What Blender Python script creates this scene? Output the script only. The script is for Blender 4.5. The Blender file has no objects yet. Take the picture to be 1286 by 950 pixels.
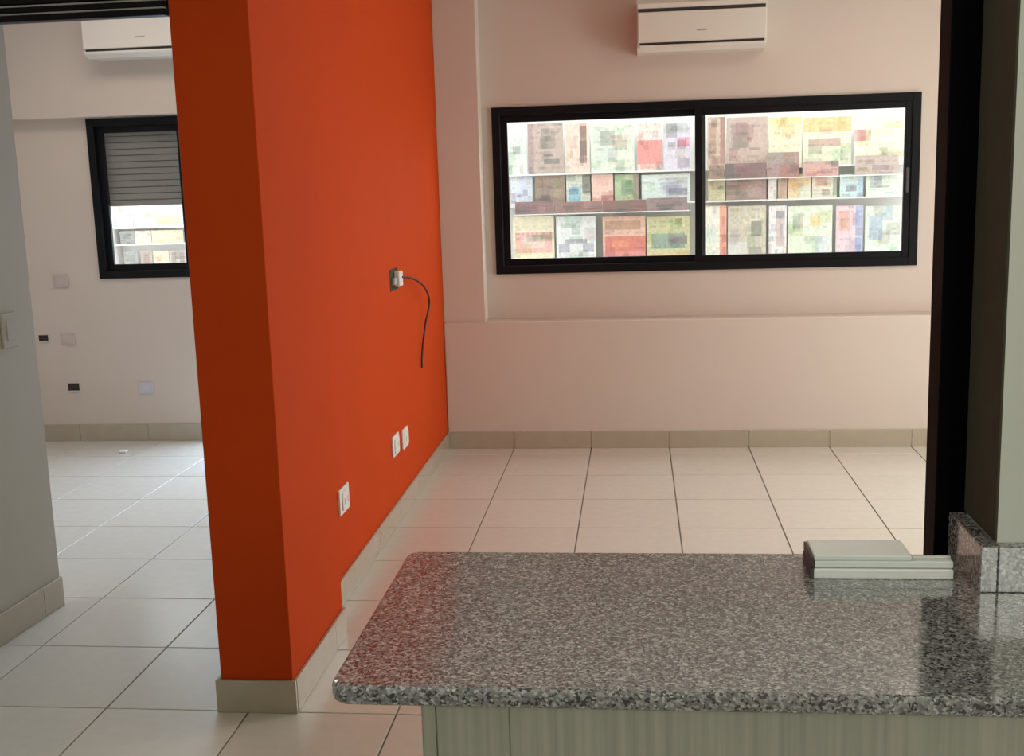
import bpy, bmesh, math, random
from mathutils import Vector, Matrix
random.seed(7)
sc = bpy.context.scene
COL = sc.collection

# ---------------------------------------------------------------- camera
CAM = Vector((0, 0, 1.55))
FPX = 1440.0
Yc = Vector((155, -255, FPX)).normalized()
Dc = Vector((254, 8225, FPX)); Dc -= Dc.dot(Yc) * Yc; Dc.normalize()
Xc = Dc.cross(Yc)
Uc = -Dc
def to_world(v):                     # camera (x right, y down, z forward) -> world
    return Vector((v.dot(Xc), v.dot(Yc), v.dot(Uc)))
cr, cd, cf = to_world(Vector((1, 0, 0))), to_world(Vector((0, 1, 0))), to_world(Vector((0, 0, 1)))
cam = bpy.data.objects.new('camera', bpy.data.cameras.new('camera')); COL.objects.link(cam)
m = Matrix.Identity(4)
for i in range(3):
    m[i][0] = cr[i]; m[i][1] = -cd[i]; m[i][2] = -cf[i]; m[i][3] = CAM[i]
cam.matrix_world = m
cam.data.sensor_width = 36.0; cam.data.sensor_fit = 'HORIZONTAL'
cam.data.lens = 36.0 * FPX / 1286.0
cam.data.clip_start = 0.02
sc.camera = cam
def ray(px, py): return to_world(Vector((px - 643, py - 475, FPX)))
def on_y(px, py, y):
    r = ray(px, py); return CAM + r * (y / r.y)
def on_x(px, py, x):
    r = ray(px, py); return CAM + r * (x / r.x)

# ---------------------------------------------------------------- sky, lights, exposure
sc.view_settings.view_transform = 'Standard'; sc.view_settings.look = 'None'
sc.view_settings.gamma = 1; sc.view_settings.exposure = 0.0
sc.view_settings.use_curve_mapping = False
w = bpy.data.worlds.new('sky'); sc.world = w; w.use_nodes = True
w.node_tree.nodes['Background'].inputs[0].default_value = (0.93, 0.97, 1.0, 1)
w.node_tree.nodes['Background'].inputs[1].default_value = 4.0

def area(name, loc, size, power, color, aim):
    d = bpy.data.lights.new(name, 'AREA'); d.shape = 'RECTANGLE'
    d.size, d.size_y = size; d.energy = power; d.color = color
    o = bpy.data.objects.new(name, d); COL.objects.link(o)
    o.location = loc
    o.rotation_euler = (Vector(aim) - Vector(loc)).to_track_quat('-Z', 'Y').to_euler()
    return o
# area lights added outside the made-up glazed doors of the two far rooms
area('door_fill_right', (2.95, 5.2, 1.25), (1.6, 2.0), 36, (1.0, 0.96, 0.92), (0, 5.4, 1.0))
area('door_fill_left', (-1.95, 7.05, 1.08), (1.1, 1.9), 70, (0.46, 0.65, 1.0), (-1.95, 5.0, 0.8))
# unseen fill lights, added at the ceilings and behind the camera
area('ceiling_fill_right', (1.7, 4.9, 2.86), (1.0, 0.6), 16, (1.0, 0.85, 0.73), (1.7, 4.9, 0))
area('ceiling_fill_left', (-2.6, 5.4, 2.86), (1.0, 0.6), 13, (1.0, 0.86, 0.76), (-2.6, 5.4, 0))
area('kitchen_fill', (1.5, -1.2, 1.9), (1.2, 1.0), 26, (1.0, 1.0, 0.88), (0.2, 1.6, 0.9))
area('ceiling_fill_kitchen', (-0.9, 0.9, 2.86), (0.8, 0.5), 10, (1.0, 0.98, 0.86), (-0.9, 0.9, 0))

# ---------------------------------------------------------------- helpers
def link(name, bm, mat, parent=None, smooth=False):
    me = bpy.data.meshes.new(name); bm.to_mesh(me); bm.free()
    if mat is not None:
        for mm in (mat if isinstance(mat, (list, tuple)) else [mat]): me.materials.append(mm)
    if smooth:
        for p in me.polygons: p.use_smooth = True
    o = bpy.data.objects.new(name, me); COL.objects.link(o)
    if parent is not None: o.parent = parent
    return o
def box(bm, a, b, bevel=0.0, seg=1):
    t = bmesh.new()
    bmesh.ops.create_cube(t, size=1)
    s = [abs(b[i] - a[i]) for i in range(3)]; c = [(a[i] + b[i]) / 2 for i in range(3)]
    for v in t.verts: v.co = Vector((v.co[i] * s[i] + c[i] for i in range(3)))
    if bevel > 0: bmesh.ops.bevel(t, geom=t.edges[:], offset=bevel, segments=seg, profile=0.5, affect='EDGES')
    tm = bpy.data.meshes.new('t'); t.to_mesh(tm); t.free(); bm.from_mesh(tm); bpy.data.meshes.remove(tm)
    return bm
def B(a, b, bevel=0.0, seg=1): return box(bmesh.new(), a, b, bevel, seg)
def prism(pts, z0, z1, bevel=0.0, seg=2):
    bm = bmesh.new()
    f = bm.faces.new([bm.verts.new((x, y, z0)) for x, y in pts])
    r = bmesh.ops.extrude_face_region(bm, geom=[f])
    for g in r['geom']:
        if isinstance(g, bmesh.types.BMVert): g.co.z = z1
    bmesh.ops.recalc_face_normals(bm, faces=bm.faces[:])
    if bevel > 0:
        es = [e for e in bm.edges if abs(e.verts[0].co.z - e.verts[1].co.z) < 1e-6]
        bmesh.ops.bevel(bm, geom=es, offset=bevel, segments=seg, profile=0.5, affect='EDGES')
    return bm
def tube(bm, pts, r, n=8):
    prev = None
    up = Vector((0.3, 0.8, 0.5))
    rings = []
    for i, p in enumerate(pts):
        p = Vector(p)
        d = (Vector(pts[min(i + 1, len(pts) - 1)]) - Vector(pts[max(i - 1, 0)])).normalized()
        u = d.cross(up).normalized(); v = d.cross(u)
        rings.append([bm.verts.new(p + r * (math.cos(2 * math.pi * k / n) * u + math.sin(2 * math.pi * k / n) * v)) for k in range(n)])
    for a, b in zip(rings, rings[1:]):
        for k in range(n): bm.faces.new((a[k], a[(k + 1) % n], b[(k + 1) % n], b[k]))
    bm.faces.new(rings[0]); bm.faces.new(rings[-1])
    bmesh.ops.recalc_face_normals(bm, faces=bm.faces[:])
    return bm
def struct(o, label=None):
    o['kind'] = 'structure'
    if label: o['label'] = label
    return o
def empty(name, loc):
    o = bpy.data.objects.new(name, None); o.empty_display_size = 0.1
    COL.objects.link(o); o.location = loc; return o
def tag(o, label, cat, group=None):
    o['label'] = label; o['category'] = cat
    if group: o['group'] = group
    return o

# ---------------------------------------------------------------- materials
def mat(name, color, rough=0.6, metal=0.0, spec=0.5, noise=None, bump=None, coat=0.0):
    """noise=(scale, amount) value variation in object space; bump=(scale, strength)"""
    M = bpy.data.materials.new(name); M.use_nodes = True
    nt = M.node_tree; p = nt.nodes['Principled BSDF']
    p.inputs['Base Color'].default_value = (*color, 1)
    p.inputs['Roughness'].default_value = rough; p.inputs['Metallic'].default_value = metal
    p.inputs['Specular IOR Level'].default_value = spec
    p.inputs['Coat Weight'].default_value = coat
    tc = nt.nodes.new('ShaderNodeTexCoord')
    if noise:
        n = nt.nodes.new('ShaderNodeTexNoise'); n.inputs['Scale'].default_value = noise[0]; n.inputs['Detail'].default_value = 5
        nt.links.new(tc.outputs['Object'], n.inputs['Vector'])
        mx = nt.nodes.new('ShaderNodeMix'); mx.data_type = 'RGBA'
        mx.inputs['A'].default_value = (*[c * (1 - noise[1]) for c in color], 1)
        mx.inputs['B'].default_value = (*[min(1, c * (1 + noise[1])) for c in color], 1)
        nt.links.new(n.outputs['Fac'], mx.inputs['Factor']); nt.links.new(mx.outputs['Result'], p.inputs['Base Color'])
    if bump:
        n = nt.nodes.new('ShaderNodeTexNoise'); n.inputs['Scale'].default_value = bump[0]; n.inputs['Detail'].default_value = 4
        nt.links.new(tc.outputs['Object'], n.inputs['Vector'])
        b = nt.nodes.new('ShaderNodeBump'); b.inputs['Strength'].default_value = bump[1]; b.inputs['Distance'].default_value = 0.002
        nt.links.new(n.outputs['Fac'], b.inputs['Height']); nt.links.new(b.outputs['Normal'], p.inputs['Normal'])
    return M
M_wall = mat('white_plaster', (0.64, 0.54, 0.46), 0.75, noise=(2.5, 0.03), bump=(60, 0.15))
M_kwall = mat('kitchen_plaster', (0.66, 0.68, 0.62), 0.7, noise=(5, 0.05), bump=(60, 0.2))
M_orange = mat('orange_paint', (0.53, 0.053, 0.004), 0.75, spec=0.12, noise=(3, 0.04), bump=(50, 0.15))
M_ceil = mat('ceiling_paint', (0.75, 0.74, 0.7), 0.8, noise=(3, 0.02))
M_grout = mat('grout', (0.22, 0.18, 0.15), 0.9, noise=(30, 0.2))
M_base = mat('beige_skirting_ceramic', (0.42, 0.355, 0.26), 0.22, noise=(14, 0.08), coat=1.0, spec=0.8)
M_black = mat('black_aluminium', (0.004, 0.004, 0.005), 0.45, noise=(20, 0.2), spec=0.2)
M_post = mat('black_post_paint', (0.003, 0.003, 0.004), 0.6, noise=(20, 0.2), spec=0.05)
M_lwall = mat('left_wall_plaster', (0.51, 0.475, 0.395), 0.7, noise=(5, 0.04), bump=(60, 0.2))
M_pale = mat('pale_plate_plastic', (0.56, 0.46, 0.42), 0.45, noise=(10, 0.03))
M_dgrey = mat('dark_rubber_seal', (0.06, 0.06, 0.065), 0.5, noise=(20, 0.1))
M_taupe = mat('dark_taupe', (0.070, 0.064, 0.046), 0.8, spec=0.1, noise=(25, 0.15))
M_white = mat('white_plastic', (0.78, 0.77, 0.73), 0.35, noise=(10, 0.02))
M_grey = mat('grey_plastic', (0.38, 0.37, 0.36), 0.45, noise=(10, 0.05))
M_ac = mat('ivory_ac_plastic', (0.74, 0.68, 0.60), 0.4, noise=(6, 0.02))
M_slot = mat('dark_slot', (0.03, 0.022, 0.018), 0.7, noise=(30, 0.2))
M_lam = mat('grey_wood_laminate', (0.42, 0.42, 0.35), 0.55)
M_mint = mat('pale_mint_plastic', (0.90, 0.96, 0.92), 0.3, noise=(20, 0.04))
M_slat = mat('grey_brown_slat', (0.30, 0.25, 0.23), 0.5, noise=(15, 0.08))
M_conc = mat('street_concrete', (0.5, 0.48, 0.45), 0.9, noise=(8, 0.15))
M_pack = mat('white_pack_film', (0.93, 0.96, 0.93), 0.3, noise=(20, 0.03))
M_rack = mat('white_rack_metal', (0.80, 0.80, 0.78), 0.45, noise=(8, 0.03))
M_copper = mat('dark_cable_sheath', (0.06, 0.010, 0.007), 0.5, noise=(40, 0.1))

def tile_mat():
    M = mat('cream_floor_tile', (0.62, 0.575, 0.53), 0.22, noise=None)
    nt = M.node_tree; p = nt.nodes['Principled BSDF']
    tc = nt.nodes.new('ShaderNodeTexCoord'); oi = nt.nodes.new('ShaderNodeObjectInfo')
    ad = nt.nodes.new('ShaderNodeVectorMath'); ad.operation = 'ADD'
    nt.links.new(tc.outputs['Object'], ad.inputs[0])
    sc_ = nt.nodes.new('ShaderNodeVectorMath'); sc_.operation = 'SCALE'; sc_.inputs['Scale'].default_value = 3.0
    nt.links.new(oi.outputs['Location'], sc_.inputs[0]); nt.links.new(sc_.outputs[0], ad.inputs[1])
    n = nt.nodes.new('ShaderNodeTexNoise'); n.inputs['Scale'].default_value = 22; n.inputs['Detail'].default_value = 8
    nt.links.new(ad.outputs[0], n.inputs['Vector'])
    r = nt.nodes.new('ShaderNodeValToRGB')
    r.color_ramp.elements[0].position = 0.1; r.color_ramp.elements[0].color = (0.60, 0.565, 0.49, 1)
    r.color_ramp.elements[1].position = 0.7; r.color_ramp.elements[1].color = (0.65, 0.61, 0.53, 1)
    nt.links.new(n.outputs['Fac'], r.inputs['Fac'])
    h = nt.nodes.new('ShaderNodeHueSaturation')
    mr = nt.nodes.new('ShaderNodeMapRange'); mr.inputs['To Min'].default_value = 0.97; mr.inputs['To Max'].default_value = 1.03
    nt.links.new(oi.outputs['Random'], mr.inputs['Value']); nt.links.new(mr.outputs[0], h.inputs['Value'])
    nt.links.new(r.outputs['Color'], h.inputs['Color']); nt.links.new(h.outputs[0], p.inputs['Base Color'])
    mr2 = nt.nodes.new('ShaderNodeMapRange'); mr2.inputs['To Min'].default_value = 0.22; mr2.inputs['To Max'].default_value = 0.27
    nt.links.new(n.outputs['Fac'], mr2.inputs['Value']); nt.links.new(mr2.outputs[0], p.inputs['Roughness'])
    return M
M_tile = tile_mat()

def granite_mat():
    M = bpy.data.materials.new('grey_granite'); M.use_nodes = True
    nt = M.node_tree; p = nt.nodes['Principled BSDF']
    tc = nt.nodes.new('ShaderNodeTexCoord')
    v = nt.nodes.new('ShaderNodeTexVoronoi'); v.inputs['Scale'].default_value = 290
    nt.links.new(tc.outputs['Object'], v.inputs['Vector'])
    bw = nt.nodes.new('ShaderNodeSeparateColor'); nt.links.new(v.outputs['Color'], bw.inputs[0])
    r = nt.nodes.new('ShaderNodeValToRGB'); r.color_ramp.interpolation = 'CONSTANT'
    e = r.color_ramp.elements
    e[0].position = 0; e[0].color = (0.042, 0.062, 0.058, 1)
    e[1].position = 0.20; e[1].color = (0.135, 0.175, 0.162, 1)
    for pos, c in ((0.45, (0.21, 0.25, 0.23, 1)), (0.72, (0.33, 0.355, 0.325, 1)), (0.9, (0.47, 0.47, 0.45, 1))):
        k = e.new(pos); k.color = c
    nt.links.new(bw.outputs[0], r.inputs['Fac'])
    n = nt.nodes.new('ShaderNodeTexNoise'); n.inputs['Scale'].default_value = 70; n.inputs['Detail'].default_value = 6
    nt.links.new(tc.outputs['Object'], n.inputs['Vector'])
    mx = nt.nodes.new('ShaderNodeMix'); mx.data_type = 'RGBA'; mx.blend_type = 'OVERLAY'; mx.inputs['Factor'].default_value = 0.7
    nt.links.new(r.outputs['Color'], mx.inputs['A']); nt.links.new(n.outputs['Color'], mx.inputs['B'])
    hs = nt.nodes.new('ShaderNodeHueSaturation'); hs.inputs['Saturation'].default_value = 0.16
    nt.links.new(mx.outputs['Result'], hs.inputs['Color'])
    nt.links.new(hs.outputs[0], p.inputs['Base Color'])
    p.inputs['Roughness'].default_value = 0.13
    p.inputs['Specular IOR Level'].default_value = 1.0
    p.inputs['Coat Weight'].default_value = 0.5; p.inputs['Coat Roughness'].default_value = 0.10
    return M
M_gran = granite_mat()

def laminate():
    nt = M_lam.node_tree; p = nt.nodes['Principled BSDF']
    tc = nt.nodes.new('ShaderNodeTexCoord'); mp = nt.nodes.new('ShaderNodeMapping')
    mp.inputs['Scale'].default_value = (60, 60, 1.6)
    nt.links.new(tc.outputs['Object'], mp.inputs['Vector'])
    n = nt.nodes.new('ShaderNodeTexNoise'); n.inputs['Scale'].default_value = 1.5; n.inputs['Detail'].default_value = 6
    nt.links.new(mp.outputs[0], n.inputs['Vector'])
    r = nt.nodes.new('ShaderNodeValToRGB')
    r.color_ramp.elements[0].position = 0.3; r.color_ramp.elements[0].color = (0.33, 0.33, 0.27, 1)
    r.color_ramp.elements[1].position = 0.7; r.color_ramp.elements[1].color = (0.47, 0.46, 0.39, 1)
    nt.links.new(n.outputs['Fac'], r.inputs['Fac']); nt.links.new(r.outputs[0], p.inputs['Base Color'])
laminate()

def glass_mat():
    M = bpy.data.materials.new('clear_glass'); M.use_nodes = True
    nt = M.node_tree; nt.nodes.clear()
    o = nt.nodes.new('ShaderNodeOutputMaterial'); mx = nt.nodes.new('ShaderNodeMixShader'); mx.inputs[0].default_value = 0.06
    t = nt.nodes.new('ShaderNodeBsdfTransparent'); t.inputs[0].default_value = (0.96, 0.98, 0.97, 1)
    g = nt.nodes.new('ShaderNodeBsdfGlossy'); g.inputs['Roughness'].default_value = 0.02
    nt.links.new(t.outputs[0], mx.inputs[1]); nt.links.new(g.outputs[0], mx.inputs[2]); nt.links.new(mx.outputs[0], o.inputs[0])
    return M
M_glass = glass_mat()

def print_mat():
    M = mat('printed_cover', (0.8, 0.8, 0.8), 0.5)
    nt = M.node_tree; a = nt.nodes.new('ShaderNodeVertexColor'); a.layer_name = 'print'
    nt.links.new(a.outputs['Color'], nt.nodes['Principled BSDF'].inputs['Base Color'])
    return M
M_print = print_mat()

# ---------------------------------------------------------------- setting: floor
XL, XR = -3.95, 2.70
CEIL = 2.90
floor = struct(link('floor', B((XL - 0.15, -1.6, -0.12), (XR + 0.15, 6.9, -0.006)), M_grout), 'cream ceramic tile floor with thin dark joints')
TX, TY, X0, Y0, J = 0.449, 0.459, -0.722, 3.113, 0.0027
full = None
for i in range(-8, 8):
    for j in range(-7, 8):
        x0, x1 = X0 + i * TX, X0 + (i + 1) * TX
        y0, y1 = Y0 + j * TY, Y0 + (j + 1) * TY
        cx0, cx1, cy1 = max(x0, XL), min(x1, XR), min(y1, 6.75)
        if cx1 - cx0 < 0.02 or cy1 - y0 < 0.02: continue
        whole = abs(cx1 - cx0 - TX) < 1e-6 and abs(cy1 - y0 - TY) < 1e-6
        if whole and full: o = full.copy(); COL.objects.link(o)
        else:
            hx, hy = (cx1 - cx0) / 2 - J, (cy1 - y0) / 2 - J
            o = link('floor_tile', B((-hx, -hy, -0.012), (hx, hy, 0), 0.0012), M_tile, floor)
            if whole: full = o
        o.location = ((cx0 + cx1) / 2, (y0 + cy1) / 2, random.uniform(-0.0004, 0.0))
        o.rotation_euler = (random.uniform(-.0006, .0006), random.uniform(-.0006, .0006), 0)

struct(link('ceiling', B((XL - 0.15, -1.6, CEIL), (XR + 0.15, 6.9, CEIL + 0.12)), M_ceil))

# ---------------------------------------------------------------- setting: walls
def wall_with_hole_y(name, x0, x1, y0, y1, z1, hx0, hx1, hz0, hz1, m, label=None):
    bm = bmesh.new()
    box(bm, (x0, y0, 0), (hx0, y1, z1)); box(bm, (hx1, y0, 0), (x1, y1, z1))
    box(bm, (hx0, y0, 0), (hx1, y1, hz0)); box(bm, (hx0, y0, hz1), (hx1, y1, z1))
    return struct(link(name, bm, m), label)
def wall_with_hole_x(name, x0, x1, y0, y1, z1, hy0, hy1, hz0, hz1, m, label=None):
    bm = bmesh.new()
    box(bm, (x0, y0, 0), (x1, hy0, z1)); box(bm, (x0, hy1, 0), (x1, y1, z1))
    if hz0 > 0: box(bm, (x0, hy0, 0), (x1, hy1, hz0))
    box(bm, (x0, hy0, hz1), (x1, hy1, z1))
    return struct(link(name, bm, m), label)

W2 = (-0.812, 1.562, 1.004, 1.952)      # right window: x0 x1 z0 z1
W1 = (-3.279, -2.60, 1.021, 1.98)       # left window
wall_with_hole_y('wall_back', -1.11, XR, 6.66, 6.82, CEIL, *W2, M_wall, 'white back wall with the wide black window')
bm = bmesh.new()
DX0, DX1, DZ = -2.56, -1.34, 2.08
box(bm, (XL, 6.75, 0), (W1[0], 6.90, CEIL)); box(bm, (W1[0], 6.75, 0), (W1[1], 6.90, W1[2])); box(bm, (W1[0], 6.75, W1[3]), (W1[1], 6.90, CEIL))
box(bm, (W1[1], 6.75, 0), (DX0, 6.90, CEIL)); box(bm, (DX0, 6.75, DZ), (DX1, 6.90, CEIL)); box(bm, (DX1, 6.75, 0), (-1.11, 6.90, CEIL))
struct(link('wall_back_left', bm, M_wall), 'back wall of the left room with the shuttered window')
struct(link('wall_back_ledge', B((-1.11, 6.49, 0), (XR, 6.66, 0.742), 0.007, 2), M_wall), 'low boxed-in ledge along the foot of the back wall')
struct(link('wall_back_pilaster', B((-1.11, 6.52, 0.742), (-0.872, 6.66, CEIL)), M_wall), 'narrow pilaster in the corner beside the orange wall')
struct(link('wall_back_bulkhead', B((XL, 6.65, 1.988), (-1.2, 6.75, CEIL)), M_wall), 'boxed-out upper wall over the shuttered window')
# orange dividing wall with the thicker end pillar
bm = bmesh.new()
box(bm, (-1.20, 3.70, 0), (-1.112, 6.75, CEIL))
struct(link('wall_divider', bm, M_orange), 'orange painted dividing wall')
struct(link('wall_divider_left_face', B((-1.212, 3.702, 0), (-1.2002, 6.748, CEIL)), M_wall), 'white far side of the orange dividing wall')
struct(link('wall_pillar_left_face', B((-1.2535, 3.122, 0), (-1.2502, 3.70, CEIL)), M_wall))
struct(link('wall_divider_pillar', B((-1.250, 3.112, 0), (-1.029, 3.70, CEIL), 0.002), M_orange), 'orange end pillar of the dividing wall')
# near left wall, a little out of square, and its return
def lx(y, d=0.0): return -2.187 - (3.963 - y) * 0.06 + d
struct(link('wall_left', prism([(lx(-1.6, -0.011), -1.6), (lx(3.963, -0.011), 3.963), (lx(3.963) - 0.13, 3.963), (lx(-1.6) - 0.13, -1.6)], 0, CEIL), M_lwall), 'pale near wall at the left')
struct(link('wall_left_return', B((XL, 3.84, 0), (lx(3.963) - 0.13, 3.963, CEIL)), M_kwall))
struct(link('wall_left_far', B((XL - 0.12, 3.84, 0), (XL, 6.9, CEIL)), M_wall))
wall_with_hole_x('wall_right', XR, XR + 0.12, -1.6, 6.82, CEIL, 3.9, 5.9, 0.0, 2.25, M_wall)
struct(link('wall_near', B((-2.9, -1.7, 0), (XR + 0.12, -1.6, CEIL)), M_kwall))
struct(link('wall_kitchen', B((0.532, 1.716, 0), (XR, 1.878, CEIL)), M_kwall), 'pale kitchen wall standing over the granite counter')
struct(link('kitchen_wall_end', B((0.5285, 1.7165, 0.993), (0.5320, 1.878, CEIL)), M_taupe), 'thin dark taupe sheet on the end of the kitchen wall')  # thin dark taupe sheet covering the wall end

# ---------------------------------------------------------------- skirting tiles
def skirting(name, a, b, h, t, inward, label, start=0.0, L=TX, m=M_base):
    """row of skirting tiles from a to b (xy), standing t proud towards `inward`"""
    a, b = Vector((a[0], a[1], 0)), Vector((b[0], b[1], 0)); d = (b - a); n = d.length; d.normalize()
    nrm = Vector((inward[0], inward[1], 0)).normalized()
    root = empty(name, a); struct(root, label)
    s = -start
    while s < n - 0.005:
        s0, s1 = max(s, 0), min(s + L, n)
        if s1 - s0 > 0.01:
            bm = bmesh.new()
            g = 0.0012
            p0, p1 = d * (s0 + g), d * (s1 - g)
            q = [p0, p1, p1 + nrm * t, p0 + nrm * t]
            bb = prism([(v.x, v.y) for v in q], 0.0, h, 0.0015, 1)
            bm.free(); link('skirting_tile', bb, m, root)
        s += L
    return root
skirting('baseboard_back', (-1.10, 6.489), (XR, 6.489), 0.100, 0.011, (0, -1), 'beige skirting tiles below the ledge', start=0.07)
skirting('baseboard_back_left', (XL, 6.749), (DX0, 6.749), 0.106, 0.011, (0, -1), 'beige skirting tiles in the left room')
skirting('baseboard_divider', (-1.111, 3.712), (-1.111, 6.478), 0.100, 0.011, (1, 0), 'beige skirting tiles along the orange wall')
skirting('baseboard_pillar_side', (-1.028, 3.112), (-1.028, 3.70), 0.102, 0.011, (1, 0), 'beige skirting on the side of the orange pillar')
skirting('baseboard_pillar_end', (-1.265, 3.111), (-1.017, 3.111), 0.102, 0.011, (0, -1), 'beige skirting on the end of the orange pillar')
skirting('baseboard_pillar_left', (-1.254, 3.112), (-1.254, 3.70), 0.102, 0.011, (-1, 0), 'beige skirting on the hidden side of the pillar')
skirting('baseboard_left', (lx(0, -0.01), 0), (lx(3.963, -0.01), 3.963), 0.112, 0.011, (1, -0.06), 'beige skirting tiles along the near left wall', start=0.2)

# ---------------------------------------------------------------- windows
def rect_frame(bm, x0, x1, z0, z1, wd, y0, y1, bev=0.002):
    box(bm, (x0, y0, z0), (x0 + wd, y1, z1), bev); box(bm, (x1 - wd, y0, z0), (x1, y1, z1), bev)
    box(bm, (x0 + wd, y0, z0), (x1 - wd, y1, z0 + wd), bev); box(bm, (x0 + wd, y0, z1 - wd), (x1 - wd, y1, z1), bev)
    return bm
def sliding_window(name, Wn, yf, label, mid):
    x0, x1, z0, z1 = Wn
    win = struct(link(name, rect_frame(bmesh.new(), x0, x1, z0, z1, 0.046, yf, yf + 0.085), M_black), label)
    for k, (a, b, dy) in enumerate(((x0 + 0.042, mid + 0.031, 0.036), (mid - 0.031, x1 - 0.042, 0.008))):
        s = link('sash', rect_frame(bmesh.new(), a, b, z0 + 0.042, z1 - 0.042, 0.042 if k == 0 else 0.040, yf + dy, yf + dy + 0.026), M_black, win)
        link('pane', B((a + 0.035, yf + dy + 0.011, z0 + 0.075), (b - 0.035, yf + dy + 0.015, z1 - 0.075)), M_glass, s)
        if k: link('latch', B((b - 0.030, yf + dy - 0.007, (z0 + z1) / 2 - 0.07), (b - 0.012, yf + dy + 0.001, (z0 + z1) / 2 + 0.07), 0.003), M_dgrey, s)
    return win
sliding_window('window_2', W2, 6.640, 'wide black aluminium two-pane sliding window in the back wall', 0.366)
sliding_window('window_1', W1, 6.735, 'black aluminium window with its shutter half down, left room', -2.69)

# roller shutter, half lowered, outside window_1
rs = empty('roller_shutter', (-2.94, 6.86, 1.457))
tag(rs, 'grey-brown roller shutter lowered halfway behind the black window of the left room', 'shutter')
slat0 = None
zs = 1.457; k = 0
while zs < 1.97:
    if slat0 is None:
        bm = B((-0.318, -0.006, 0.0), (0.318, 0.006, 0.0345), 0.0045, 2)
        slat0 = link('slat', bm, M_slat, rs); o = slat0
    else: o = slat0.copy(); COL.objects.link(o)
    o.location = (0, 0, zs - 1.457); zs += 0.0385
for sx in (-1, 1):
    link('backing', B((sx * 0.1585 - 0.1585, 0.0065, 0), (sx * 0.1585 + 0.1585, 0.009, 0.515)), M_dgrey, rs)
    link('guide_rail', B((sx * 0.328 - 0.009, -0.014, -0.43), (sx * 0.328 + 0.009, 0.014, 0.52), 0.002), M_dgrey, rs)

# glazed doors added out of view, as a source for the far rooms' light
def side_door(name, x, y0, y1, z1, label):
    d = bmesh.new()
    for a, b in ((y0, y0 + 0.05), (y1 - 0.05, y1), ((y0 + y1) / 2 - 0.03, (y0 + y1) / 2 + 0.03)): box(d, (x - 0.03, a, 0), (x + 0.03, b, z1), 0.002)
    box(d, (x - 0.03, y0, z1 - 0.05), (x + 0.03, y1, z1), 0.002); box(d, (x - 0.03, y0, 0.0), (x + 0.03, y1, 0.06), 0.002)
    o = struct(link(name, d, M_black), label)
    link('pane', B((x - 0.003, y0 + 0.05, 0.06), (x + 0.003, (y0 + y1) / 2 - 0.03, z1 - 0.05)), M_glass, o)
    link('pane', B((x - 0.003, (y0 + y1) / 2 + 0.03, 0.06), (x + 0.003, y1 - 0.05, z1 - 0.05)), M_glass, o)
side_door('added_door_1', XR + 0.06, 3.9, 5.9, 2.25, 'glazed black door in the right wall, added unseen as a light source')
d = rect_frame(bmesh.new(), DX0, DX1, 0.0, DZ, 0.05, 6.80, 6.86)
d2 = struct(link('added_door_2', d, M_black), 'glazed black door beside the shuttered window, added unseen as a light source')
link('pane', B((DX0 + 0.05, 6.827, 0.05), (DX1 - 0.05, 6.833, DZ - 0.05)), M_glass, d2)

# black sliding-door head over the passage, and black jamb behind the counter
hd = struct(link('door_3', B((lx(3.1), 3.115, 2.030), (-1.255, 3.195, 2.12), 0.001), M_black), 'black aluminium head of the sliding door between left wall and pillar')
for nm, z0, z1, yy, mm in (('track', 2.014, 2.031, 3.095, M_black), ('track', 2.038, 2.052, 3.100, M_black), ('cover_strip', 2.060, 2.125, 3.092, M_black),
                           ('highlight_strip', 2.0315, 2.0365, 3.099, M_grey), ('highlight_strip', 2.0525, 2.0575, 3.099, M_grey)):
    link(nm, B((lx(3.1), yy, z0), (-1.256, 3.135, z1), 0.001), mm, hd)
struct(link('wall_over_passage', B((lx(3.1), 3.12, 2.125), (-1.255, 3.19, CEIL)), M_wall))
jb = struct(link('door_4', B((0.4835, 1.882, 0), (0.62, 1.952, 2.25), 0.002), M_post), 'black aluminium door post standing behind the counter end')

# ---------------------------------------------------------------- granite counter, cabinet, backsplash
def rounded_poly(pts, radii, n=6):
    out = []
    N = len(pts)
    for i in range(N):
        p = Vector(pts[i]); a = (Vector(pts[i - 1]) - p).normalized(); b = (Vector(pts[(i + 1) % N]) - p).normalized()
        r = radii[i]
        if r <= 0: out.append(tuple(p)); continue
        c = p + (a + b) * r
        s, e = p + a * r, p + b * r
        for k in range(n + 1):
            t = k / n * math.pi / 2
            v = c + (s - c) * math.cos(t) + (e - c) * math.sin(t)
            out.append((v.x, v.y))
    return out
ct = link('granite_worktop', prism(rounded_poly([(-0.398, 1.336), (2.2, 1.336), (2.2, 1.714), (0.4, 1.876), (-0.398, 1.876)][:2] + [(2.2, 1.714), (0.531, 1.714), (0.531, 1.876), (-0.398, 1.876)], [0.028, 0, 0, 0, 0, 0.022]), 0.894, 0.92, 0.007, 3), M_gran)
tag(ct, 'grey speckled granite worktop with rounded left corners in the foreground', 'countertop')
cab = empty('base_cabinet', (-0.285, 1.37, 0)); tag(cab, 'grey-green wood laminate cabinet under the granite worktop', 'cabinet')
def cpart(nm, a, b, mm, bv=0.0015):
    return link(nm, B([a[i] - cab.location[i] for i in range(3)], [b[i] - cab.location[i] for i in range(3)], bv), mm, cab)
cpart('side_panel', (-0.285, 1.372, 0.0), (-0.267, 1.86, 0.8935), M_lam)
cpart('carcass', (-0.2665, 1.392, 0.08), (2.15, 1.70, 0.8925), M_lam)
cpart('plinth', (-0.2665, 1.42, 0.0), (2.15, 1.44, 0.0795), M_lam)
cpart('front_panel', (-0.2660, 1.372, 0.085), (-0.1708, 1.3915, 0.8925), M_lam)
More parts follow.
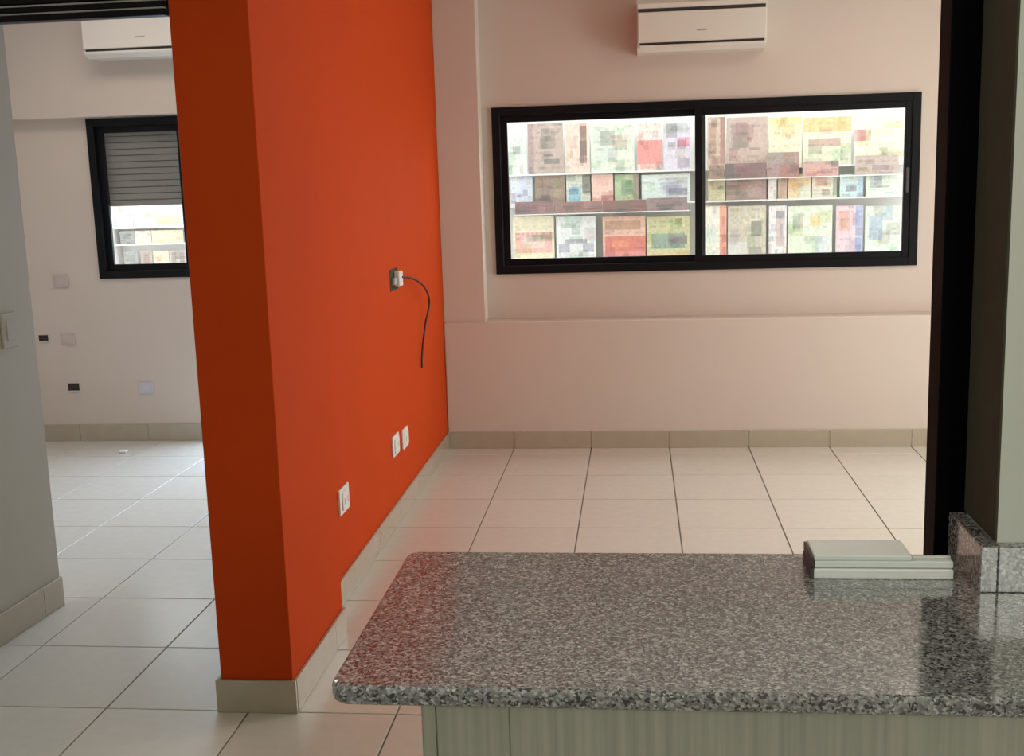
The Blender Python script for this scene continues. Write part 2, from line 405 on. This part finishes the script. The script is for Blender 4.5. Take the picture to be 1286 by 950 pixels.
for a, b in ((-0.1705, 0.60), (0.6015, 1.37), (1.3715, 2.15)):
    cpart('front_panel', (a, 1.372, 0.085), (b, 1.3915, 0.8925), M_lam)
bs = empty('backsplash', (0.503, 1.694, 0.92)); tag(bs, 'low grey granite backsplash wrapping the foot of the kitchen wall', 'backsplash')
link('granite_strip', B((0, 0, 0.0003), (0.0250, 0.178, 0.072), 0.0015), M_gran, bs)
link('granite_strip', B((0.0256, 0, 0.0003), (1.69, 0.0215, 0.072), 0.0015), M_gran, bs)

# stack of two white packs on the worktop
pk = empty('plastic_pack', (0.268, 1.75, 0.9202)); tag(pk, 'long flat white plastic pack lying on the granite worktop under another pack', 'box')
link('shell', prism([(0.002, 0), (0.212, 0), (0.212, 0.026), (0.152, 0.026), (0.152, 0.085), (0.002, 0.085)], 0, 0.0155, 0.002, 2), M_pack, pk)
link('end_cap', B((-0.0035, -0.001, 0), (0.002, 0.086, 0.0165), 0.001), M_dgrey, pk)
pk2 = empty('plastic_pack', (0.268, 1.753, 0.9372)); tag(pk2, 'pale mint plastic pack with a clear lid resting on the white pack', 'box')
link('shell', prism([(0.0035, 0), (0.212, 0), (0.212, 0.022), (0.152, 0.022), (0.152, 0.080), (0.0035, 0.080)], 0, 0.011, 0.0015, 2), M_mint, pk2)
link('lid', B((0.002, -0.001, 0.0113), (0.150, 0.078, 0.0205), 0.002, 2), M_mint, pk2)
link('end_cap', B((-0.0025, -0.001, 0), (0.0018, 0.080, 0.017), 0.001), M_dgrey, pk2)
rod = link('white_pen', tube(bmesh.new(), [(0, 0, 0), (0.003, 0, 0), (0.052, 0.001, 0), (0.058, 0.001, 0)], 0.0028, 10), M_white, smooth=True)
rod.location = (0.4205, 1.764, 0.9512); tag(rod, 'thin white rod lying on the right end of the mint pack', 'rod')

# ---------------------------------------------------------------- air conditioners
def air_con(x0, z0, w, yb, label, group):
    """body front at yb-0.2; origin at the bottom-left of the back"""
    r = empty('air_conditioner', (x0, yb, z0)); tag(r, label, 'air conditioner', group)
    D = 0.205
    prof = [(0, 0.0), (-D + 0.045, 0.0), (-D + 0.008, 0.022), (-D, 0.035), (-D, 0.225), (-D + 0.01, 0.250), (-D + 0.05, 0.285), (0, 0.285)]
    bm = bmesh.new()
    f = bm.faces.new([bm.verts.new((0, y, z)) for y, z in prof])
    e = bmesh.ops.extrude_face_region(bm, geom=[f])
    for g in e['geom']:
        if isinstance(g, bmesh.types.BMVert): g.co.x = w
    bmesh.ops.recalc_face_normals(bm, faces=bm.faces[:])
    link('body', bm, M_ac, r)
    fp = link('front_panel', B((0.004, -D - 0.014, 0.046), (w - 0.004, -D - 0.001, 0.205), 0.005, 2), M_ac, r)
    link('mark', B((w * 0.46, -D - 0.0155, 0.098), (w * 0.54, -D - 0.0138, 0.106)), M_grey, fp)
    link('outlet_slot', B((0.014, -D - 0.004, 0.034), (w - 0.014, -D + 0.002, 0.0455)), M_slot, r)
    link('louver', B((0.010, -D - 0.012, 0.018), (w - 0.010, -D + 0.02, 0.033), 0.003), M_ac, r)
    link('intake_slot', B((0.008, -D - 0.008, 0.2065), (w - 0.008, -D + 0.002, 0.222)), M_slot, r)
    link('top_panel', B((0.004, -D - 0.012, 0.2235), (w - 0.004, -D + 0.003, 0.25), 0.003), M_ac, r)
    return r
air_con(0.017, 2.205, 0.69, 6.66, 'white wall air conditioner over the wide black window', 'split air conditioners')
air_con(-3.108, 2.300, 0.69, 6.65, 'white wall air conditioner over the shuttered window in the left room', 'split air conditioners')

# ---------------------------------------------------------------- sockets and boxes
def socket_x(y, z, wy, hz, label, group='white sockets on the orange wall', twin=False, x=-1.112):
    r = empty('wall_socket', (x, y, z)); tag(r, label, 'socket', group)
    link('plate', B((0.0, -wy / 2, -hz / 2), (0.010, wy / 2, hz / 2), 0.003, 2), M_white, r)
    link('insert', B((0.0102, -wy * 0.33, -hz * 0.34), (0.016, wy * 0.33, hz * 0.34), 0.002), M_white, r)
    for s in (-1, 1):
        link('slot', B((0.0160, s * wy * 0.16 - 0.004, -0.012), (0.0166, s * wy * 0.16 + 0.004, 0.010)), M_grey, r)
    return r
socket_x(4.085, 0.380, 0.135, 0.098, 'single white socket low on the orange wall, nearest the pillar')
socket_x(5.035, 0.366, 0.130, 0.095, 'left socket of the white pair low on the orange wall')
socket_x(5.250, 0.350, 0.120, 0.095, 'right socket of the white pair low on the orange wall')
jbx = empty('junction_box', (-1.112, 5.19, 1.11)); tag(jbx, 'open white wall box with dark wires halfway up the orange wall', 'junction box')
link('rim', rect_frame(bmesh.new(), -0.085, 0.085, -0.05, 0.05, 0.018, -0.003, 0.003), M_taupe, jbx).rotation_euler = (0, 0, math.pi / 2)
link('hollow', B((0.0003, -0.067, -0.032), (0.002, 0.067, 0.032)), M_slot, jbx)
link('connector', B((0.0022, -0.004, -0.034), (0.030, 0.070, 0.036), 0.005, 2), M_white, jbx)
link('connector', B((0.0022, -0.060, -0.022), (0.018, -0.020, 0.012), 0.004, 2), M_grey, jbx)
# cable: leaves the box, bows out and hangs down
cp = [on_x(px, py, xx) for px, py, xx in ((504, 348, -1.085), (515, 349, -1.072), (526, 354, -1.066), (535, 364, -1.066), (539, 377, -1.07), (538, 390, -1.075),
                                          (535, 403, -1.082), (533, 418, -1.09), (531, 435, -1.096), (530, 450, -1.10), (530, 462, -1.10))]
def smooth_pts(P, n=6):
    out = []
    for i in range(len(P) - 1):
        a, b, c, d = P[max(i - 1, 0)], P[i], P[i + 1], P[min(i + 2, len(P) - 1)]
        for k in range(n):
            t = k / n
            out.append(0.5 * ((2 * b) + (c - a) * t + (2 * a - 5 * b + 4 * c - d) * t * t + (3 * b - a - 3 * c + d) * t ** 3))
    return out + [P[-1]]
cbl = link('hanging_cable', tube(bmesh.new(), smooth_pts(cp), 0.0055, 8), M_copper, smooth=True)
tag(cbl, 'dark loose cable curling out of the open box on the orange wall', 'cable')

def plate_y(x, z, wx, hz, label, mm, dark=False, y=6.749):
    r = empty('junction_box' if dark else 'wall_plate', (x, y, z))
    tag(r, label, 'junction box' if dark else 'wall plate', 'open boxes in the left room' if dark else 'blank plates in the left room')
    if dark:
        link('rim', rect_frame(bmesh.new(), -wx / 2 - 0.008, wx / 2 + 0.008, -hz / 2 - 0.008, hz / 2 + 0.008, 0.010, -0.005, 0), M_wall, r)
        link('hollow', B((-wx / 2, -0.003, -hz / 2), (wx / 2, 0, hz / 2)), M_slot, r)
        link('wire', tube(bmesh.new(), [(-wx * .3, -0.004, -hz * .2), (0, -0.012, hz * .1), (wx * .3, -0.004, -hz * .3)], 0.003, 6), M_taupe, r)
    else:
        link('plate', B((-wx / 2, -0.010, -hz / 2), (wx / 2, 0, hz / 2), 0.004, 2), mm, r)
        link('insert', B((-wx * .32, -0.014, -hz * .3), (wx * .32, -0.0102, hz * .3), 0.0015), mm, r)
plate_y(-3.535, 1.013, 0.100, 0.078, 'pale plate highest on the wall left of the shuttered window', M_pale)
plate_y(-3.525, 0.650, 0.090, 0.070, 'pale plate right of a dark open box, halfway down the left room wall', M_pale)
plate_y(-3.045, 0.337, 0.092, 0.075, 'lilac-white plate low on the wall under the shuttered window', mat('lilac_white_plastic', (0.60, 0.56, 0.62), 0.4, noise=(10, 0.03)))
plate_y(-3.686, 0.658, 0.066, 0.042, 'upper dark open box beside a pale plate, left room', M_slot, True)
plate_y(-3.519, 0.347, 0.078, 0.050, 'lower dark open box near the skirting, left room', M_slot, True)
# switch on the near left wall
sy = 3.40
p_ = on_x(5, 415, lx(3.56, -0.011))
sw = empty('light_switch', (lx(p_.y, -0.0105), p_.y, p_.z)); tag(sw, 'pale light switch on the near left wall at the edge of the picture', 'switch')
sw.rotation_euler = (0, 0, -0.06)
link('plate', B((0, -0.045, -0.062), (0.009, 0.045, 0.062), 0.003, 2), M_lwall, sw)
link('rocker', B((0.0092, -0.022, -0.036), (0.012, 0.022, 0.036), 0.001, 1), M_lwall, sw)

# ---------------------------------------------------------------- outside: pavement, racks and magazines
struct(link('ground', B((-9, 6.9, -0.2), (9, 16, -0.05)), M_conc), 'pavement outside the windows')
YR = 8.15
def rack(name, x0, x1, z0s, zt, label):
    r = empty(name, (x0, YR, -0.05)); tag(r, label, 'rack')
    L = r.location
    def P(nm, a, b, mm=M_rack, bv=0.002): link(nm, B([a[i] - L[i] for i in range(3)], [b[i] - L[i] for i in range(3)], bv), mm, r)
    P('back_panel', (x0, YR + 0.10, 0.35), (x1, YR + 0.12, zt))
    n = max(1, round((x1 - x0) / 1.1))
    for k in range(n + 1):
        x = x0 + (x1 - x0) * k / n
        P('upright', (x - 0.02, YR + 0.125, -0.05), (x + 0.02, YR + 0.165, zt))
    for z in z0s:
        P('shelf', (x0, YR - 0.012, z - 0.008), (x1, YR + 0.0995, z), bv=0.002)
        P('lip', (x0, YR - 0.020, z - 0.008), (x1, YR - 0.0125, z + 0.003), bv=0.001)
    return r
def zat(py, px=850): return on_y(px, py, YR).z
def rect(px0, py0, px1, py1, y=YR):
    a, b = on_y(px0, py0, y), on_y(px1, py1, y)
    return a.x, b.x, b.z, a.z
def lin(c): return tuple(((v / 255) / 12.92 if v / 255 <= 0.04045 else ((v / 255 + 0.055) / 1.055) ** 2.4) for v in c)
def magazine(x0, x1, z0, z1, base, blocks, label, group, dy=0.0, name='magazine', cat='magazine', lean=0.0):
    """thin booklet leaning back; the cover is a grid of printed cells; blocks = (u0,v0,u1,v1,rgb), v from the top"""
    NX, NZ = 18, 20
    W, Hh, T = x1 - x0, z1 - z0, 0.008
    bm = bmesh.new(); cl = bm.loops.layers.float_color.new('print')
    vs = [[bm.verts.new((W * i / NX, 0, Hh * j / NZ)) for j in range(NZ + 1)] for i in range(NX + 1)]
    rnd = random.Random(label)
    rp = []
    for q in range(7):
        a, b = rnd.uniform(-.1, .8), rnd.uniform(-.1, .85); dk = rnd.choice([(-38, -30, -36), (-22, -34, -30), (-30, -16, -26), (-14, -18, -34), (14, 12, 8), (-26, -26, -14), (-48, -52, -50)])
        rp.append((a, b, a + rnd.uniform(.12, .45), b + rnd.uniform(.06, .3), dk))
    words = [rnd.random() < 0.28 for j in range(NZ)]
    for i in range(NX):
        for j in range(NZ):
            f = bm.faces.new((vs[i][j], vs[i + 1][j], vs[i + 1][j + 1], vs[i][j + 1]))
            u, v = (i + .5) / NX, 1 - (j + .5) / NZ
            c = base
            for (a, b, c_, d, col) in blocks:
                if a <= u <= c_ and b <= v <= d: c = tuple(0.68 * q + 0.32 * w_ for q, w_ in zip(col, base))
            for (a, b, c_, d, dk) in rp:
                if a <= u <= c_ and b <= v <= d: c = tuple(q + w_ for q, w_ in zip(c, dk))
            k = rnd.uniform(-12, 10)
            if 0.08 < u < 0.92 and words[j] and rnd.random() < 0.5: k -= 20
            c = [(q * 0.80 + 0.16) * 0.93 for q in lin([min(255, max(0, q + k)) for q in c])]
            for l in f.loops: l[cl] = (*c, 1)
    pc = (*lin((235, 232, 225)), 1)
    bk = [bm.verts.new(q) for q in ((0, T, 0), (W, T, 0), (W, T, Hh), (0, T, Hh))]
    fs = [bm.faces.new((bk[1], bk[0], bk[3], bk[2]))]
    fs.append(bm.faces.new([vs[0][j] for j in range(NZ + 1)] + [bk[3], bk[0]]))
    fs.append(bm.faces.new([bk[1], bk[2]] + [vs[NX][j] for j in range(NZ, -1, -1)]))
    fs.append(bm.faces.new([bk[0], bk[1]] + [vs[i][0] for i in range(NX, -1, -1)]))
    fs.append(bm.faces.new([vs[i][NZ] for i in range(NX + 1)] + [bk[2], bk[3]]))
    for f in fs:
        for l in f.loops: l[cl] = pc
    o = link(name, bm, M_print)
    o.location = (x0, YR + dy, z0); o.rotation_euler = (-lean, 0, 0)
    tag(o, label, cat, group)
    return o

WH, CR = (250, 250, 246), (250, 240, 215)
shelf_y = (211.5, 251, 324)           # photo rows, left half
rack_r = rack('magazine_rack', on_y(612, 200, YR).x, on_y(1175, 200, YR).x, [zat(214), zat(254), zat(325.5)], zat(141) - 0.01, 'white magazine rack full of covers outside the wide window')
Z1, Z2, Z3 = zat(214), zat(254), zat(325.5)
G1, G2, G3, GB = 'magazines on the top shelf outside', 'magazines on the middle shelf outside', 'magazines on the bottom shelf outside', 'dark magazines under the middle shelf outside'
def row(zb, top_py, items, g, dy=0.0):
    for (p0, p1, base, blocks, label) in items:
        a, b = on_y(p0, 200, YR), on_y(p1, 200, YR)
        magazine(a.x + 0.002, b.x - 0.002, zb + 0.001, min(zat(top_py, (p0 + p1) / 2), (Z1 if zb == Z2 else Z2 if zb == Z3 else 9) - 0.0095), base, blocks, label, g, dy)
row(Z1, 155, [
    (633, 662, (226, 236, 225), [(0, 0, 1, .12, WH), (.3, .3, .8, .7, (205, 220, 212))], 'pale green cover at the left end of the top shelf'),
    (663, 708, (190, 165, 155), [(0, 0, .15, 1, (160, 125, 120)), (.4, .1, .75, .5, (140, 125, 110)), (.45, .58, .7, .64, (95, 90, 85)), (.45, .72, .9, .78, (95, 90, 85))], 'dusty tan cover with dark lettering lines on the top shelf'),
    (709, 741, (240, 212, 195), [(.6, .05, .9, .8, (125, 80, 65)), (.1, .3, .5, .5, (225, 170, 160))], 'peach cover with a brown right strip on the top shelf'),
    (742, 797, (226, 234, 216), [(.5, .25, .85, .5, (225, 190, 180)), (.1, .1, .4, .8, (212, 226, 214))], 'pale green cover with a pink square on the top shelf'),
    (800, 832, (242, 225, 215), [(0, .35, 1, .85, (240, 100, 95)), (.1, .85, .9, .95, (240, 160, 150))], 'white cover with a big red patch on the top shelf'),
    (833, 868, (222, 215, 232), [(.5, .3, .95, .5, (240, 130, 160)), (0, 0, .9, .22, (190, 200, 190))], 'lilac cover with a pink spot on the top shelf'),
], G1)
row(Z1, 147, [
    (888, 911, (205, 180, 155), [(.1, .1, .5, .7, (165, 120, 95)), (.75, 0, 1, .9, (150, 80, 65))], 'tan cover with brown print beside the window bar, top shelf'),
    (912, 964, (195, 168, 155), [(.1, .1, .5, .6, (170, 140, 135)), (.6, .3, .9, .8, (205, 180, 160))], 'wide mauve-tan cover on the top shelf'),
    (965, 1007, (250, 232, 190), [(0, 0, 1, .15, (250, 220, 140)), (0, .4, 1, .9, (238, 232, 205))], 'cream-yellow cover on the top shelf'),
    (1008, 1069, (246, 236, 205), [(0, 0, 1, .32, (240, 190, 100)), (.1, .45, .8, .62, (175, 130, 120)), (0, .62, 1, .95, (222, 232, 200))], 'orange-headed cover with a mauve strip on the top shelf'),
    (1072, 1136, (250, 238, 205), [(.0, .25, .22, .5, (245, 150, 150)), (.3, .25, .8, .4, (205, 222, 180)), (.2, .62, .8, .72, (210, 215, 185))], 'cream cover with pink and green bars at the right end of the top shelf'),
], G1)
row(Z2, 219, [
    (640, 668, (214, 222, 240), [(0, 0, .4, 1, (225, 238, 240))], 'light blue cover at the left end of the middle shelf'),
    (671, 709, (145, 115, 90), [(.2, .2, .5, .9, (120, 85, 70)), (.6, .1, .9, .7, (165, 140, 100))], 'dark brown cover on the middle shelf'),
    (710, 741, (215, 220, 205), [(.1, .4, .6, .9, (110, 190, 225)), (.65, 0, 1, .6, (70, 75, 60))], 'cover with a bright blue patch on the middle shelf'),
    (742, 770, (248, 205, 190), [(.2, .1, .8, .4, (242, 180, 170)), (0, .8, 1, 1, (240, 140, 130))], 'pink cover on the middle shelf'),
    (771, 802, (175, 195, 150), [(.3, .2, .9, .7, (95, 135, 90)), (.8, 0, 1, 1, (135, 100, 80))], 'green cover on the middle shelf'),
    (805, 867, (222, 236, 232), [(.5, .1, .95, .8, (190, 190, 205)), (.1, .3, .3, .6, (190, 225, 200))], 'pale mint and grey-blue cover on the middle shelf'),
    (889, 911, (205, 198, 150), [(.2, .2, .8, .6, (180, 165, 130))], 'olive cover beside the window bar, middle shelf'),
    (912, 963, (165, 125, 120), [(.0, .4, .5, .8, (150, 110, 100)), (.5, .2, .9, .9, (180, 150, 145))], 'brown-mauve cover on the middle shelf'),
    (965, 976, (250, 245, 242), [], 'narrow white booklet on the middle shelf'),
    (977, 989, (205, 175, 145), [(.2, .3, .8, .9, (190, 155, 130))], 'narrow tan booklet on the middle shelf'),
    (990, 1019, (250, 222, 175), [(0, 0, .4, .6, (245, 190, 120)), (.5, .5, 1, 1, (220, 240, 225))], 'cream and orange cover on the middle shelf'),
    (1020, 1052, (228, 225, 205), [(.1, .1, .6, .5, (235, 165, 150)), (.85, 0, 1, .9, (120, 150, 120))], 'pink and green cover on the middle shelf'),
    (1055, 1085, (210, 238, 240), [(.3, .5, .7, .75, (120, 130, 145)), (.8, 0, 1, 1, (160, 205, 235))], 'cyan cover with a grey spot on the middle shelf'),
    (1088, 1134, (228, 244, 228), [(.1, .0, .45, .6, (195, 190, 215))], 'mint cover with a lilac patch at the right end of the middle shelf'),
], G2)
row(Z2 + 0.0, 219, [], G2)
row(Z3, 272, [
    (641, 694, (250, 240, 205), [(.05, .35, .95, .8, (245, 165, 160)), (.2, .45, .8, .7, (245, 205, 195))], 'cream cover with a pink box at the left end of the bottom shelf'),
    (696, 747, (244, 250, 250), [(.2, .5, .8, .62, (150, 150, 165)), (.05, .62, .35, .8, (160, 160, 175)), (.65, .62, .95, .8, (160, 160, 175))], 'white cover with a grey arch on the bottom shelf'),
    (755, 810, (240, 190, 165), [(.05, .1, .9, .28, (170, 120, 80)), (.05, .45, 1, .8, (215, 60, 40)), (.25, .55, .6, .7, (240, 110, 50)), (0, .8, 1, 1, (235, 100, 100))], 'salmon cover with a large red box on the bottom shelf'),
    (811, 866, (212, 212, 160), [(.1, .4, .9, .75, (100, 150, 140)), (.5, .45, .95, .65, (85, 80, 95)), (0, .85, 1, 1, (240, 200, 130))], 'olive cover with a dark teal band on the bottom shelf'),
], G3)
row(Z3, 258.5, [
    (886, 913, (246, 246, 232), [(.65, .0, 1, 1, (240, 120, 85)), (0, .4, .5, .7, (215, 235, 225))], 'white cover with an orange-red strip on the bottom shelf'),
    (914, 963, (212, 205, 185), [(.6, .3, .9, .6, (95, 110, 85)), (.55, .8, .9, .95, (140, 140, 130)), (0, .7, .5, .95, (235, 238, 235))], 'grey-tan cover with a dark green spot on the bottom shelf'),
    (966, 989, (246, 246, 248), [(.4, .1, .9, .25, (110, 110, 115)), (.4, .25, .9, .8, (205, 180, 180))], 'narrow white cover with a grey figure on the bottom shelf'),
    (990, 1047, (232, 246, 222), [(.5, .2, .7, .4, (250, 205, 120)), (.1, .2, .3, .5, (180, 215, 195)), (.6, .6, .95, .95, (222, 226, 246))], 'mint and yellow speckled cover on the bottom shelf'),
    (1051, 1086, (230, 205, 215), [(.1, .1, .5, .5, (240, 160, 140)), (.7, 0, 1, 1, (140, 175, 225))], 'pink and blue cover on the bottom shelf'),
    (1088, 1133, (220, 240, 222), [(.1, .2, .5, .7, (150, 175, 205)), (.5, .0, .8, .3, (170, 190, 205))], 'mint cover with a blue patch at the right end of the bottom shelf'),
], G3)
# dark booklets standing on two short front rails, between the shelves
RZL, RZR = on_y(750, 267, YR - 0.03).z, on_y(1010, 222, YR - 0.03).z
for xa, xb, zr, zs_ in ((on_y(646, 267, YR).x, on_y(866, 267, YR).x, RZL, Z2), (on_y(888, 222, YR).x, on_y(1130, 222, YR).x, RZR, Z1)):
    link('front_rail', B((xa - rack_r.location.x, -0.042, zr - 0.007 + 0.05), (xb - rack_r.location.x, -0.018, zr - 0.0005 + 0.05), 0.001), M_rack, rack_r)
    for q in (0.12, 0.88):
        xm = xa + (xb - xa) * q - rack_r.location.x
        link('bracket', B((xm - 0.003, -0.028, min(zr, zs_) - 0.006 + 0.05), (xm + 0.003, -0.0205, max(zr - 0.007, zs_ - 0.014) + 0.05)), M_rack, rack_r)
def band(p0, p1, t, b, base, blocks, label):
    x0, x1, z0, z1 = rect(p0, t, p1, b, YR - 0.03)
    z0 = RZL if p0 < 880 else RZR
    magazine(x0, x1, z0, z1, base, blocks, label, GB, -0.04, name='booklet', cat='booklet')
band(647, 696, 254, 269, (130, 70, 75), [(0, .2, .3, .8, (85, 40, 50)), (.6, .2, .8, .9, (170, 110, 110))], 'maroon booklet at the left end of the rack, under the middle shelf')
band(697, 756, 254, 268, (140, 85, 75), [(.2, .3, .4, 1, (100, 50, 50)), (.6, 0, .8, .6, (175, 120, 110))], 'brick-brown booklet under the middle shelf')
band(757, 812, 252, 266, (130, 65, 50), [(.3, .2, .6, .8, (90, 60, 30)), (.0, .5, .2, 1, (110, 30, 25))], 'rust-brown booklet under the middle shelf, above the red box cover')
band(813, 863, 249, 263, (140, 110, 112), [(.2, .3, .9, .7, (100, 70, 75))], 'grey-mauve booklet next to the window bar, under the middle shelf')
band(890, 909, 208, 224, (150, 110, 75), [(.2, .3, .9, .7, (100, 70, 45))], 'small brown booklet over the olive cover')
band(910, 962, 206, 226, (110, 55, 58), [(0, 0, .2, 1, (45, 30, 28)), (.3, .2, .6, .9, (130, 30, 45))], 'dark maroon booklet over the brown-mauve cover')
band(963, 1003, 192, 220, (160, 120, 118), [(0, 0, .5, .5, (150, 145, 135)), (.4, .5, 1, 1, (165, 75, 60))], 'mauve booklet with a red-brown corner under the cream-yellow cover')
band(1008, 1053, 203, 220, (205, 155, 148), [(.1, .3, .5, .9, (225, 160, 140)), (.8, .0, 1, .4, (85, 75, 65))], 'dusty pink booklet under the orange-headed cover')
band(1074, 1128, 196, 217, (190, 170, 160), [(.4, .5, .8, .75, (135, 110, 115))], 'grey-pink booklet under the cream cover at the right end')

# second rack, outside the shuttered window
def zl(py): return on_y(180, py, YR).z
ZA, ZB_, ZC = zl(285.5), zl(306.5), zl(336)
rack_l = rack('display_rack', on_y(136, 300, YR).x, on_y(262, 300, YR).x, [ZA, ZB_, ZC], zl(225), 'white rack with small goods outside the shuttered window')
link('side_panel', B((0, -0.03, 0.4), (0.055, 0.098, 2.1), 0.002), M_rack, rack_l)
GL = 'booklets on the rack outside the shuttered window'
def lrow(zb, top, items):
    for p0, p1, base, blocks, label in items:
        a, b = on_y(p0, 300, YR), on_y(p1, 300, YR)
        magazine(a.x, b.x, zb + 0.001, zl(top), base, blocks, label, GL, 0.0, name='booklet', cat='booklet')
lrow(ZA, 266, [(147, 168, (215, 236, 242), [(0, .5, 1, .7, (190, 215, 225))], 'pale blue booklet on the top shelf behind the shuttered window'),
               (170, 228, (246, 246, 214), [(.5, .3, 1, .9, (222, 232, 150)), (0, 0, 1, .2, WH)], 'pale yellow booklet on the top shelf behind the shuttered window')])
lrow(ZB_, 290, [(151, 169, (120, 122, 120), [(.2, .2, .7, .6, (80, 85, 85))], 'dark grey booklet on the middle shelf behind the shuttered window'),
                (170, 190, (246, 205, 190), [(.1, .2, .9, .6, (250, 190, 175))], 'pink-peach booklet on the middle shelf behind the shuttered window'),
                (191, 230, (250, 215, 175), [(.3, .2, .6, .9, (250, 235, 190)), (.7, .0, 1, .6, (240, 190, 150))], 'orange-peach booklet on the middle shelf behind the shuttered window')])
lrow(ZC, 316, [(154, 170, (135, 138, 135), [(.2, .2, .9, .6, (95, 100, 95))], 'grey booklet on the bottom shelf behind the shuttered window'),
               (175, 189, (170, 140, 125), [(.2, .2, .8, .7, (120, 85, 75))], 'brown booklet on the bottom shelf behind the shuttered window'),
               (191, 210, (248, 205, 170), [], 'peach booklet on the bottom shelf behind the shuttered window'),
               (211, 232, (185, 170, 160), [(.1, .1, .4, .8, (120, 105, 100)), (.6, .1, .9, .8, (120, 105, 100))], 'striped grey-brown booklet on the bottom shelf, beside the orange pillar')])

fleck = link('light_fleck', B((-0.022, -0.018, 0.0), (0.022, 0.018, 0.016), 0.006, 3), M_white)  # small white block added in place of a bright light spot on the floor
fleck.location = (-3.075, 6.42, 0.0003); tag(fleck, 'added stand-in for a spot of light, tiny white cap lying on the left room floor near the skirting', 'fleck')
